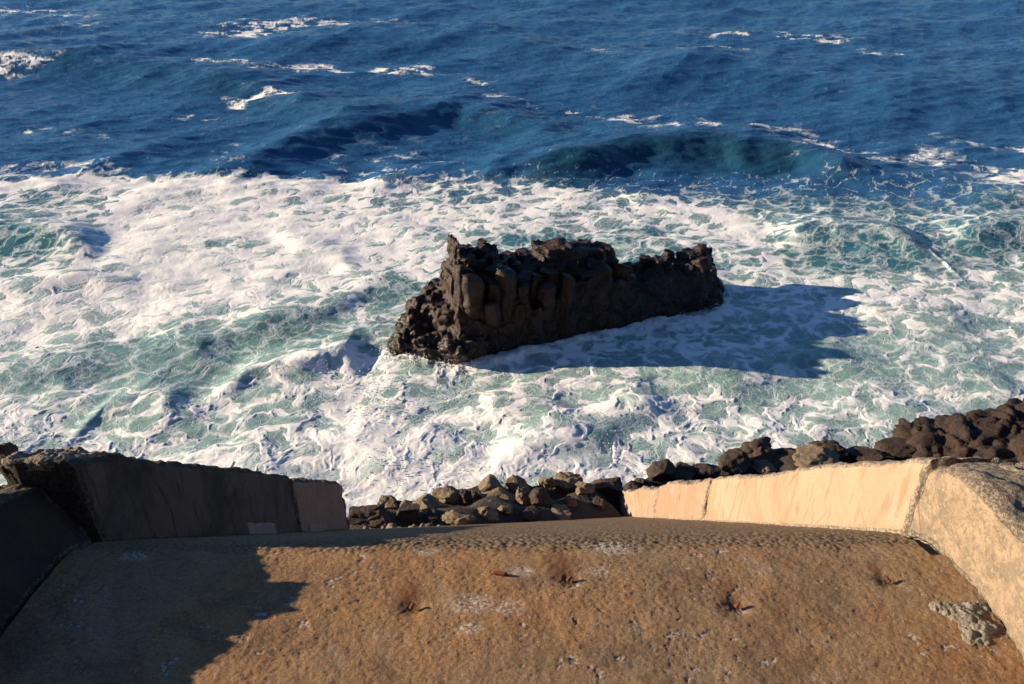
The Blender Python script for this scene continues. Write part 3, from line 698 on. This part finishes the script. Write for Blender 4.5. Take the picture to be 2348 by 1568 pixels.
#CHUTE FLOOR
SPOTS = [P(940, 1385, 4.15), P(1302, 1325, 4.3), P(1690, 1385, 4.15), P(2035, 1330, 4.3)]
YC = float(CL[1])
def slab_z(x, y):
    L = edge(-1, y); Rr = edge(1, y); t = (x - L[0]) / (Rr[0] - L[0]); return L[2] * (1 - t) + Rr[2] * t
def slab_hit(px_, py_):
    r = ray(px_, py_); t = 2.
    for _ in range(4000):
        p = np.array([0, 0, CAMZ]) + r * t
        if p[2] < slab_z(p[0], p[1]): return p
        t += .002
    return p
SP = [slab_hit(*p) for p in [(945, 1392), (1305, 1328), (1690, 1388), (2035, 1330)]]
def build_floor():
    ys = np.concatenate([np.linspace(-2.5, 1.2, 25)[:-1], np.linspace(1.2, YC + .5, 520), np.linspace(YC + .505, FR[1] + .15, 300)])
    us = np.linspace(-.006, 1.006, 900)
    L = np.array([edge(-1, y) for y in ys]); Rr = np.array([edge(1, y) for y in ys])
    G = L[:, None, :] * (1 - us)[None, :, None] + Rr[:, None, :] * us[None, :, None]
    c = G.reshape(-1, 3); x, y = c[:, 0], c[:, 1]
    # the foot of the ramp is broken off along a slanting line towards the left wall end
    lim = np.interp(x, [CL[0], CR[0]], [FL[1] + .1, FR[1]]) + .12 * fbm2(x / .5, x * 0 + 3, 4, 5)
    over = np.maximum(y - lim, 0); 
    z = c[:, 2] - np.minimum(over * 1.2, .35) + .012 * fbm2(x / .7, y / .7, 4, 3) + .006 * fbm2(x / .12, y / .12, 4, 4)
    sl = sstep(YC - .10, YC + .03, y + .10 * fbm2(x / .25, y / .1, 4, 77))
    f1, f2, _ = worley2(x / .035, y / .035, 9)
    z += sl * .010 * (.5 - f1) + .003 * (.5 - f1)
    # pock marks and stubs
    for p in SP:
        d = np.hypot(x - p[0], y - p[1]); z -= .018 * np.exp(-(d / .055) ** 2) * (1 + .4 * fbm2(x / .03, y / .03, 2, 8))
    def top_(q, a, b):
        lo, hi = np.quantile(q[::53], (a, b)); return sstep(lo, hi, q)
    pm = fbm2(x / .7, y / .7, 3, 15)
    q1 = fbm2(x / .11, y / .085, 5, 19, .62) + .35 * pm; pit = top_(q1, .965, .995); z -= .0035 * pit
    q2 = fbm2(x / .034, y / .026, 3, 29, .6) + .45 * fbm2(x / .30, y / .30, 3, 18); pt2 = top_(q2, .88, .97); z -= .002 * pt2
    z += .0015 * top_(fbm2(x / .028 + 7, y / .022, 3, 39) + .3 * fbm2(x / .5, y / .5, 2, 38), .85, .97)
    chp = pit * top_(fbm2(x / .022 + 3, y / .02, 3, 55) + .4 * fbm2(x / .4, y / .4, 2, 56), .48, .72)
    # open joint along the foot of the right wall
    re = np.repeat(Rr[:, 0], len(us)); jy = sstep(CR[1] - .2, CR[1], y) * (1 - sstep(CR[1] + .9, CR[1] + 2.4, y))
    z -= .10 * sstep(.075, .045, np.abs(re - x - .0)) * jy
    me = mesh_from('ramp', np.stack([x, y, z], 1), grid_faces(len(ys), len(us)))
    attr(me, 'pit', np.clip(pit, 0, 1)); attr(me, 'chp', np.clip(chp, 0, 1)); attr(me, 'pit2', np.clip(pt2, 0, 1)); attr(me, 'slope', sl)
    n = N('worn_concrete')
    a = n.noise(.9, 5, .55, dist=.4); b = n.noise(6, 6, .65); c = n.noise(55, 5, .75); d = n.noise(170, 3, .6); pit = n.attr('pit'); pit2 = n.attr('pit2'); slp = n.attr('slope')
    col = n.mix(n.ramp(a, .40, .62), (.325, .178, .078), (.255, .168, .092))
    col = n.mix(n.ramp(b, .42, .72, 0, .55), col, (.23, .14, .078))
    col = n.mix(n.ramp(c, .52, .72, 0, .5), col, (.40, .27, .155))
    col = n.mix(n.ramp(c, .46, .30, 0, .65), col, (.12, .072, .04))
    col = n.mix(n.ramp(n.noise(2.1, 4, .6), .60, .72, 0, .35), col, (.36, .31, .25))
    bl = n.noise(1.7, 5, .7, dist=.8); col = n.mix(n.ramp(bl, .50, .66, 0, .62), col, (.135, .085, .050))
    bl2 = n.noise(3.4, 6, .75, n.mapping((1, .7, 1), (0, 0, .6))); col = n.mix(n.ramp(bl2, .54, .64, 0, .45), col, (.30, .235, .165)); col = n.mix(n.ramp(bl2, .44, .36, 0, .5), col, (.20, .085, .032))
    gr = n.noise(95, 3, .7); col = n.mix(n.ramp(gr, .52, .62, 0, .45), col, (.10, .07, .05)); col = n.mix(n.ramp(gr, .44, .36, 0, .35), col, (.42, .33, .24))
    chips = n.attr('chp')
    col = n.mix(n.ramp(pit, .05, .7, 0, .6), col, (.17, .125, .10))
    col = n.mix(n.math('MULTIPLY', pit2, .4), col, (.13, .085, .055))
    col = n.mix(n.math('MULTIPLY', chips, .75), col, (.50, .45, .41))
    tiny = n.math('MULTIPLY', n.ramp(n.vor(30), .16, .06), n.ramp(n.noise(3.5, 3), .55, .68)); col = n.mix(n.math('MULTIPLY', tiny, .7), col, (.6, .54, .47))
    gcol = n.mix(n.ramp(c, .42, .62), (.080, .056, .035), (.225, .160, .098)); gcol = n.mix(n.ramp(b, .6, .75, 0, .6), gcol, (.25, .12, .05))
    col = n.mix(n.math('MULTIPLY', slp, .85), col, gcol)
    for p, s, st in zip(SP, (.17, .18, .19, .10), (.85, .75, .6, .6)):
        q = (p[0] - .03, p[1] + .10, p[2]); wv = n.math('MULTIPLY', n.spot(q, s, .95, sc=(1.6, .8, .8)), n.ramp(b, .3, .6, .5, 1)); col = n.mix(n.math('MULTIPLY', wv, st), col, (.13, .038, .012))
        col = n.mix(n.math('MULTIPLY', n.spot(p, .06, .8), .75), col, (.06, .024, .012))
    for pp, s in [((1085, 1385), .14), ((1165, 1395), .10), ((1195, 1310), .08), ((1400, 1255), .17), ((980, 1265), .08), ((1075, 1440), .08), ((1370, 1310), .07), ((310, 1275), .1)]:
        p = slab_hit(*pp); wv = n.math('MULTIPLY', n.spot(p, s, .8, sc=(.8, 1.3, 1)), n.ramp(c, .44, .58)); col = n.mix(n.math('MULTIPLY', wv, .75), col, (.55, .50, .45))
    h = n.math('ADD', n.math('MULTIPLY', c, 1.), n.math('MULTIPLY', d, .4)); h = n.math('ADD', h, n.math('MULTIPLY', b, .4))
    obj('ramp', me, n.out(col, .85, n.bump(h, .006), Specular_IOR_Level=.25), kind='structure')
build_floor()

#WALLS
def mat_plaster(name, base, dark, alt, stain=.3, grit=.3, gcol=(.33, .28, .21), s1=(.16, .13, .10), s2=(.40, .33, .25)):
    n = N(name)
    a = n.noise(1.2, 5, .6, dist=.5); b = n.noise(7, 6, .65); c = n.noise(60, 4, .7)
    st = n.noise(2.6, 5, .6, n.mapping((2.2, 2.2, .5)))
    col = n.mix(n.ramp(a, .4, .65), base, alt)
    col = n.mix(n.ramp(st, .55, .75, 0, stain), col, dark)
    g0, g1 = (.44, .60) if grit >= .8 else (.62, .74)
    col = n.mix(n.ramp(b, g0, g1, 0, min(grit, .75)), col, gcol)
    if grit >= .8: col = n.mix(n.ramp(n.noise(26, 5, .75), .50, .62, 0, .7), col, s1); col = n.mix(n.ramp(n.noise(33, 5, .75, n.mapping((1, 1, 1), (1, 2, 3))), .54, .66, 0, .7), col, s2)
    col = n.mix(n.ramp(c, .45, .3, 0, .3 + grit * .5), col, dark)
    cw = n.mix(.25, n.obj_co(), n.node('ShaderNodeTexNoise').outputs['Color']); ck = n.ramp(n.vor(.9, 'DISTANCE_TO_EDGE', v=cw), .001, .010, .7, 0)
    col = n.mix(n.math('MULTIPLY', ck, n.ramp(n.noise(.8, 2), .46, .56)), col, dark)
    dr = n.ramp(n.noise(5, 4, .6, n.mapping((1, 2.5, .35))), .54, .68, 0, stain * .7); col = n.mix(dr, col, alt); col = n.mix(n.math('MULTIPLY', dr, .5), col, dark)
    at = n.attr('chip'); ed = n.ramp(n.math('ADD', at, n.math('MULTIPLY', n.math('SUBTRACT', b, .5), .9)), .35, .6)
    spk = n.mix(n.ramp(n.noise(45, 4, .7), .42, .62), s1, s2)
    col = n.mix(ed, col, spk)
    h = n.math('ADD', n.math('MULTIPLY', b, .8), n.math('MULTIPLY', c, .35)); h = n.math('ADD', h, n.math('MULTIPLY', n.math('MULTIPLY', ed, n.noise(45, 4, .7)), 1.5))
    return n, col, n.bump(h, .03 if grit >= .8 else .012)
n, c_, b_ = mat_plaster('peach_plaster', (.40, .28, .195), (.24, .14, .085), (.34, .22, .14), 1., .5, (.30, .25, .19)); M_peach = n.out(c_, .85, b_)
n, c_, b_ = mat_plaster('pink_plaster', (.35, .20, .135), (.20, .075, .035), (.38, .28, .20), 1., .35); M_pink = n.out(c_, .85, b_)
n, c_, b_ = mat_plaster('rough_render', (.35, .255, .17), (.13, .10, .07), (.30, .23, .155), .5, 1., (.17, .14, .10)); M_rough = n.out(c_, .9, b_)
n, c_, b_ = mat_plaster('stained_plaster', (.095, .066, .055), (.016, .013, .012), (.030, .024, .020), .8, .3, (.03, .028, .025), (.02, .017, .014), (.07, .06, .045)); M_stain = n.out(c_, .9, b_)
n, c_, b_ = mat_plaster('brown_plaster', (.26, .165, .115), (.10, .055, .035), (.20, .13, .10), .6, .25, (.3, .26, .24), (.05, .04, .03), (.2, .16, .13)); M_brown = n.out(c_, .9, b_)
n, c_, b_ = mat_plaster('mossy_shade_render', (.024, .018, .015), (.009, .007, .006), (.045, .034, .024), .7, .6, (.06, .05, .035), (.04, .035, .02), (.15, .125, .075)); M_moss_shade = n.out(c_, .95, b_)  # near-black base paints the shade on the left landing face

def sweep_wall(side, y0, y1, hfn, th, seed, nl=160, nr=120, rough=.012, lump=.03, round_=.05, bat=None, endrough=.05, sink=.15, chipw=.06, lift=0., gap=0., foot=-.9):
    """wall standing on the edge of the floor: inner face towards the channel"""
    ys = np.linspace(y0, y1, nl); rings = []; chip = []
    tt = np.linspace(0, 1, nr)
    for y in ys:
        e = edge(side, y); h = hfn(y)
        # section: inner foot, inner top, outer top, outer foot (local o = outwards, z up)
        batter = bat(y) if bat else 0.
        seg = np.array([[0, -sink], [batter * h, h - round_], [batter * h + round_ * .3, h - round_ * .3], [batter * h + round_, h], [th - round_, h], [th - round_ * .3, h - round_ * .3], [th, h - round_], [th, foot]])
        L = np.concatenate([[0], np.cumsum(np.hypot(*np.diff(seg, axis=0).T))]); s = tt * L[-1]
        o = np.interp(s, L, seg[:, 0]); z = np.interp(s, L, seg[:, 1])
        rings.append(np.stack([e[0] + side * (o + gap), np.full(nr, y), e[2] + z + (lift(y) if callable(lift) else lift)], 1))
        chip.append(np.maximum(np.exp(-(z / .028) ** 2) * .8, np.exp(-((h - z) / .05) ** 2) * .85))
    G = np.array(rings)
    C = np.array(chip)
    # ends: close with a shrunk copy of the outline
    def cap(r, yoff):
        ctr = r.mean(0); out = []
        for k, f in enumerate((.97, .85, .6, .3, .02)):
            q = ctr + (r - ctr) * f; q[:, 1] = r[:, 1] + yoff * (.35, 1, 1.2, 1.2, 1.2)[k]; out.append(q)
        return out
    a = cap(G[0], -.02)[::-1]; b = cap(G[-1], .02)
    G = np.concatenate([np.array(a), G, np.array(b)]); C = np.concatenate([np.full((5, nr), 1.), C, np.full((5, nr), 1.)])
    ye = np.minimum(np.abs(G[:, :, 1] - y0), np.abs(G[:, :, 1] - y1)); C = np.maximum(C, np.exp(-(ye / chipw) ** 2))
    me = mesh_from('wall', G.reshape(-1, 3), grid_faces(G.shape[0], nr, wrap=True)[:, ::(1 if side > 0 else -1)])
    attr(me, 'chip', C.ravel())
    Cf = C.ravel()
    def fn(c):
        g1, g2, _ = worley3(c * 9 + seed, seed)
        return lump * fbm3(c * 1.3 + seed, 3, seed) + rough * fbm3(c * 9 + seed, 4, seed + 1, .6) + Cf * (endrough * fbm3(c * 6 + 2, 4, seed + 2, .6) + endrough * .35 * (.4 - g1))
    displace(me, fn)
    return me
def place(name, me, mat, parent, origin, **k):
    recenter(me, origin); return obj(name, me, mat, parent, **k)
def wall_thing(name, origin, label):
    e = bpy.data.objects.new(name, None); COL.objects.link(e); e.location = origin; e['label'] = label; e['category'] = 'wall'; e.empty_display_size = .2
    return e
def yat(side, px_):     # plan distance where the sloping edge passes a photo column
    lo, hi = CL[1], 16.
    for _ in range(50):
        m = (lo + hi) / 2; p = slope_edge(side, m); d = p[1] * cp + (CAMZ - p[2]) * sp
        x = 1174 + FP * p[0] / d
        if (x > px_) == (side > 0): lo = m
        else: hi = m
    return lo
n, c_, b_ = mat_plaster('pitted_coping', (.30, .25, .18), (.09, .075, .055), (.38, .31, .22), .6, 1., (.15, .13, .10)); M_coping = n.out(c_, .95, b_)
# right side of the sloping channel: three cracked blocks
yR = [yat(1, 2072), yat(1, 1612), yat(1, 1500), yat(1, 1418)]
hR = lambda y: float(np.interp(y, [CR[1], FR[1]], [.60, .80])) + .02 * math.sin(y * 3)
o_r = tuple(edge(1, (yR[0] + yR[3]) / 2)); wr = wall_thing('parapet_wall', o_r, 'sunlit peach plastered wall, cracked into three blocks, down the right side of the ramp')
place('wall_block', sweep_wall(1, yR[0] + .01, yR[1] - .04, hR, .42, 3, 420, 130, .007, .012, .05, endrough=.05, chipw=.025), M_peach, wr, o_r)
place('wall_block', sweep_wall(1, yR[1] + .05, yR[2] - .03, lambda y: hR(y) + .0, .42, 5, 130, 120, .02, .03, .06, endrough=.09), M_pink, wr, o_r, label='middle block with rust red streaks in its plaster')
place('end_block', sweep_wall(1, yR[2] + .04, yR[3], lambda y: hR(y) - .05, .42, 6, 130, 120, .03, .05, .06, endrough=.11), M_pink, wr, o_r, label='pink end block with crumbling top')
# right landing wall: thick weathered coping
hN = lambda y: float(np.interp(y, [-1, 1.5, 2.3, 2.9, yR[0]], [.42, .44, .48, .50, .52]))
bN = lambda y: .04 + .35 * max(0, 2.9 - y) / 2.9
o_n = tuple(edge(1, 1.)); wn = wall_thing('weathered_wall', o_n, 'thick weathered grey-beige wall with pitted top at the right edge of the landing')
place('wall_face', sweep_wall(1, -1.5, yR[0] - .012, hN, .80, 9, 520, 200, .016, .045, .06, bat=bN, endrough=.04, chipw=.02), M_rough, wn, o_n)
place('coping', sweep_wall(1, 1.0, yR[0] - .10, lambda y: .05, .46, 29, 300, 160, .022, .05, .03, endrough=.05, chipw=.05, gap=.30, sink=.03, foot=-.03, lift=lambda y: hN(y) - .04), M_coping, wn, o_n)
# left side of the sloping channel
yL = [CL[1] + .19, yat(-1, 690), yat(-1, 800)]
hL = lambda y: float(np.interp(y, [CL[1], CL[1] + .2, CL[1] + .6, FL[1]], [.58, .62, .74, .95])) + .015 * math.sin(y * 2.5)
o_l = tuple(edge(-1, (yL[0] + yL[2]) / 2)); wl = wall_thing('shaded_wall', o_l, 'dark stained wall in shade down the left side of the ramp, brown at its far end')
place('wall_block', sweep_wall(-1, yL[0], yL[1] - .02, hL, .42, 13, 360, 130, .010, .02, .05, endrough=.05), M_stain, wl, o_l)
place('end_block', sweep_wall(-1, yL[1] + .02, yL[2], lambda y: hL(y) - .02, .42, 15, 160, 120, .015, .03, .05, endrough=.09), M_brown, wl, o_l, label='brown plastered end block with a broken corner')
# left landing wall, shade put into its near-black face colour, with broken lit top
def hLn(y): return float(np.interp(y, [-1, 1.2, 2.1, 2.3, 2.5, 2.7, 2.9, 3.0, CL[1]], [.20, .23, .26, .31, .35, .38, .42, .45, .46]))
o_m = tuple(edge(-1, 1.)); wm = wall_thing('mossy_shade_wall', o_m, 'wall coloured near-black as shade, with a broken sunlit stone top at the left edge of the landing')
place('wall_face', sweep_wall(-1, -1.5, CL[1] + .20, hLn, .95, 19, 420, 180, .016, .06, .10, bat=lambda y: .42, endrough=.06), M_moss_shade, wm, o_m)
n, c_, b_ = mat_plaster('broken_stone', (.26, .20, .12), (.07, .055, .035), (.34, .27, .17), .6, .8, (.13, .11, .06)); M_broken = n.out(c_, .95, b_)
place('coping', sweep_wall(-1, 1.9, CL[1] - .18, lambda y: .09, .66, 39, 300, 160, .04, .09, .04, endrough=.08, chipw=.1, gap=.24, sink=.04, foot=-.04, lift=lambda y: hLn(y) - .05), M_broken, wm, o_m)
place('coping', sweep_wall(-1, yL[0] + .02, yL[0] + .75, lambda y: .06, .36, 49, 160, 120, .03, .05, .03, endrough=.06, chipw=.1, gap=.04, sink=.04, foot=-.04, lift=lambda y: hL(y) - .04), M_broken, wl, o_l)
def patch(pts, out_, mat, parent, origin, seed):     # mortar patch standing 12 mm proud of the left wall's inner face
    (ya, yb), (za, zb) = pts; A = np.linspace(ya, yb, 60); Z = np.linspace(za, zb, 30); V = []
    for y in A:
        e = edge(-1, y)
        for z in Z: V.append((e[0] + out_, y, e[2] + z))
    V = np.array(V); n1 = len(V); B = V.copy(); B[:, 0] -= .05
    ya_ = np.minimum(V[:, 1] - ya, yb - V[:, 1]) / (yb - ya); za_ = np.minimum(np.tile(Z, 60) - za, zb - np.tile(Z, 60)) / (zb - za)
    ed = np.minimum(ya_, za_) + .12 * fbm3(V * 9, 3, seed); V[:, 0] -= .05 * (1 - sstep(.05, .12, ed)) - .006 * fbm3(V * 20, 3, seed)
    f = grid_faces(60, 30); me = mesh_from('p', np.concatenate([V, B]), np.concatenate([f, f[:, ::-1] + n1])); place('repair_patch', me, mat, parent, origin)
n, c_, b_ = mat_plaster('grey_mortar', (.22, .19, .18), (.10, .085, .08), (.28, .25, .24), .5, .4); M_grey = n.out(c_, .9, b_)
patch(((yat(-1, 560), yat(-1, 640)), (-.02, .17)), .012, M_grey, wl, o_l, 3)
patch(((yat(-1, 705), yat(-1, 752)), (-.02, .16)), .016, M_grey, wl, o_l, 4)
#SMALL
def small_rock(name, px_, py_, w_, h_, mat, lab, cat, seed, up=.3, flat=.6, rz=0.):
    p = slab_hit(px_, py_); d = (p[1] * cp + (CAMZ - p[2]) * sp); sx = w_ / FP * d / 2; sy = h_ / FP * d / 2 * 1.3
    me = boulder_mesh(seed, sx, sy, min(sx, sy) * flat, 12, .3, 5)
    o = obj(name, me, mat, None, lab, cat, loc=(p[0], p[1], p[2] + min(sx, sy) * flat * up)); o.rotation_euler = (0, 0, rz); return o
M_mortar = mat_rock('crumbled_mortar', (.26, .23, .18), (.36, .32, .26), (.55, .50, .42), .95, .02, 6)
M_rust = mat_rock('rusty_iron', (.16, .05, .015), (.22, .07, .02), (.10, .03, .012), .8, .004, 20)
def mortar():
    bm = bmesh.new(); rnd = random.Random(8)
    for (a, b, r) in [(2150, 1395, 20), (2175, 1402, 24), (2200, 1405, 26), (2230, 1400, 24), (2250, 1395, 18), (2225, 1425, 30), (2245, 1445, 30), (2230, 1465, 24), (2265, 1440, 22), (2215, 1440, 20), (2190, 1420, 16), (2255, 1470, 14)]:
        p = slab_hit(a, b); rr = r / FP * 3.9
        m = bmesh.ops.create_icosphere(bm, subdivisions=2, radius=1)
        for v in m['verts']: v.co = Vector((p[0] + v.co.x * rr, p[1] + v.co.y * rr, p[2] + v.co.z * rr * .5))
    me = bpy.data.meshes.new('m'); bm.to_mesh(me); bm.free(); me = voxel(me, .006)
    displace(me, lambda c: .022 * fbm3(c * 22, 4, 3, .7) + .012 * (.4 - worley3(c * 40, 2)[0]))
    p = slab_hit(2215, 1430); recenter(me, p)
    for q in me.polygons: q.use_smooth = True
    obj('mortar_lump', me, M_mortar, None, 'crumbly grey lump of broken mortar on the slab by the right wall', 'rubble', loc=tuple(p))
mortar()
def bar(px_, py_, ln, r, ang, lab, tilt=.1):
    p = slab_hit(px_, py_); bm = bmesh.new()
    bmesh.ops.create_cone(bm, cap_ends=True, segments=14, radius1=r, radius2=r * .75, depth=ln)
    bmesh.ops.subdivide_edges(bm, edges=bm.edges, cuts=4, use_grid_fill=True)
    me = bpy.data.meshes.new('bar'); bm.to_mesh(me); bm.free(); displace(me, lambda c: r * .45 * fbm3(c / r * .8 + px_, 3, 3))
    for q in me.polygons: q.use_smooth = True
    o = obj('rusty_bolt', me, M_rust, None, lab, 'bolt', 'rusty iron left in the slab', loc=(p[0], p[1], p[2] + r * .9)); o.rotation_euler = (0, R_(90) - tilt, ang)
bar(1145, 1317, .085, .011, -.25, 'orange rusty bolt lying loose on the sunlit slab', .05)
for (a, b), ang, lab in [((945, 1392), .9, 'rusted iron stub in the slab with a long red stain, left of the loose bolt'), ((1305, 1330), .4, 'rusted iron stub right of the loose bolt, with a brown stain above'), ((1690, 1390), .6, 'rusted iron stub in a shallow hollow right of the slab middle'), ((2035, 1331), 2.2, 'small rusted stub nearest the right wall')]:
    bar(a, b, .030, .011, ang, lab, .75)

def rubble():
    rng = np.random.RandomState(5); V = []; Fc = []; k = 0
    bm = bmesh.new(); bmesh.ops.create_icosphere(bm, subdivisions=2, radius=1); me0 = bpy.data.meshes.new('q'); bm.to_mesh(me0); bm.free()
    b = get_co(me0); f = np.array([list(p.vertices) for p in me0.polygons])
    for i in range(520):
        px_ = rng.uniform(830, 1435); t = rng.rand()
        lx = np.interp(px_, [800, 1415], [12.2, 17.7]); d = lx + rng.uniform(-.35, 1.4) if px_ < 1440 else rng.uniform(17.5, 19)
        pyb = np.interp(px_, [800, 1415], [1213, 1183]) - (d - lx) * 14 if px_ < 1440 else np.interp(px_, [1440, 2050], [1115, 1060])
        p = P(px_, pyb, d); r = .02 + .09 * rng.rand() ** 3
        q = b * (1 + .7 * fbm3(b * 1.3 + i, 2, i)[:, None]) * rng.uniform(.6, 1.2, 3) * r
        gz = slab_z(p[0], p[1]) - .30 * max(0, p[1] - np.interp(p[0], [CL[0], CR[0]], [FL[1], FR[1]])) if px_ < 1440 else p[2]
        V.append(q + np.array([p[0], p[1], gz + r * .2])); Fc.append(f + k); k += len(b)
    me = mesh_from('rubble', np.concatenate(V), np.concatenate(Fc)); obj('rubble', me, M_boulder, kind='stuff')
rubble()

def spray():
    rng = np.random.RandomState(9); C = []; Rr = []
    def burst(px_, py_, n, sx, sy, h):
        c = S(px_, py_)
        for _ in range(n):
            q = abs(rng.normal(0, .45)); C.append((c[0] + rng.normal(0, sx) , c[1] + rng.normal(0, sy), .12 + q * h)); Rr.append(.006 + .016 * rng.rand() ** 2)
    for a in [(790, 890, 260, .45, .3, .5), (830, 940, 260, .5, .35, .45), (700, 850, 120, .7, .2, .3), (890, 815, 160, .25, .25, .4), (960, 835, 120, .4, .12, .35), (900, 1080, 300, .7, .4, .5), (1400, 1050, 120, .5, .3, .3), (1640, 712, 120, .3, .2, .35), (1540, 740, 100, .5, .12, .25), (30, 1010, 140, .5, .3, .4), (880, 660, 80, .4, .2, .3), (1060, 845, 140, .4, .15, .3), (1250, 812, 120, .7, .1, .25)]: burst(*a)
    C = np.array(C); Rr = np.array(Rr); o = np.array([(1, 0, 0), (-1, 0, 0), (0, 1, 0), (0, -1, 0), (0, 0, 1), (0, 0, -1)], float)
    f = np.array([(0, 2, 4), (2, 1, 4), (1, 3, 4), (3, 0, 4), (2, 0, 5), (1, 2, 5), (3, 1, 5), (0, 3, 5)])
    V = C[:, None, :] + o[None] * Rr[:, None, None]; Fc = f[None] + (np.arange(len(C)) * 6)[:, None, None]
    n = N('spray_water'); obj('sea_spray', mesh_from('spray', V.reshape(-1, 3), Fc.reshape(-1, 3)), n.out((.85, .86, .86), .5), kind='stuff')
spray()
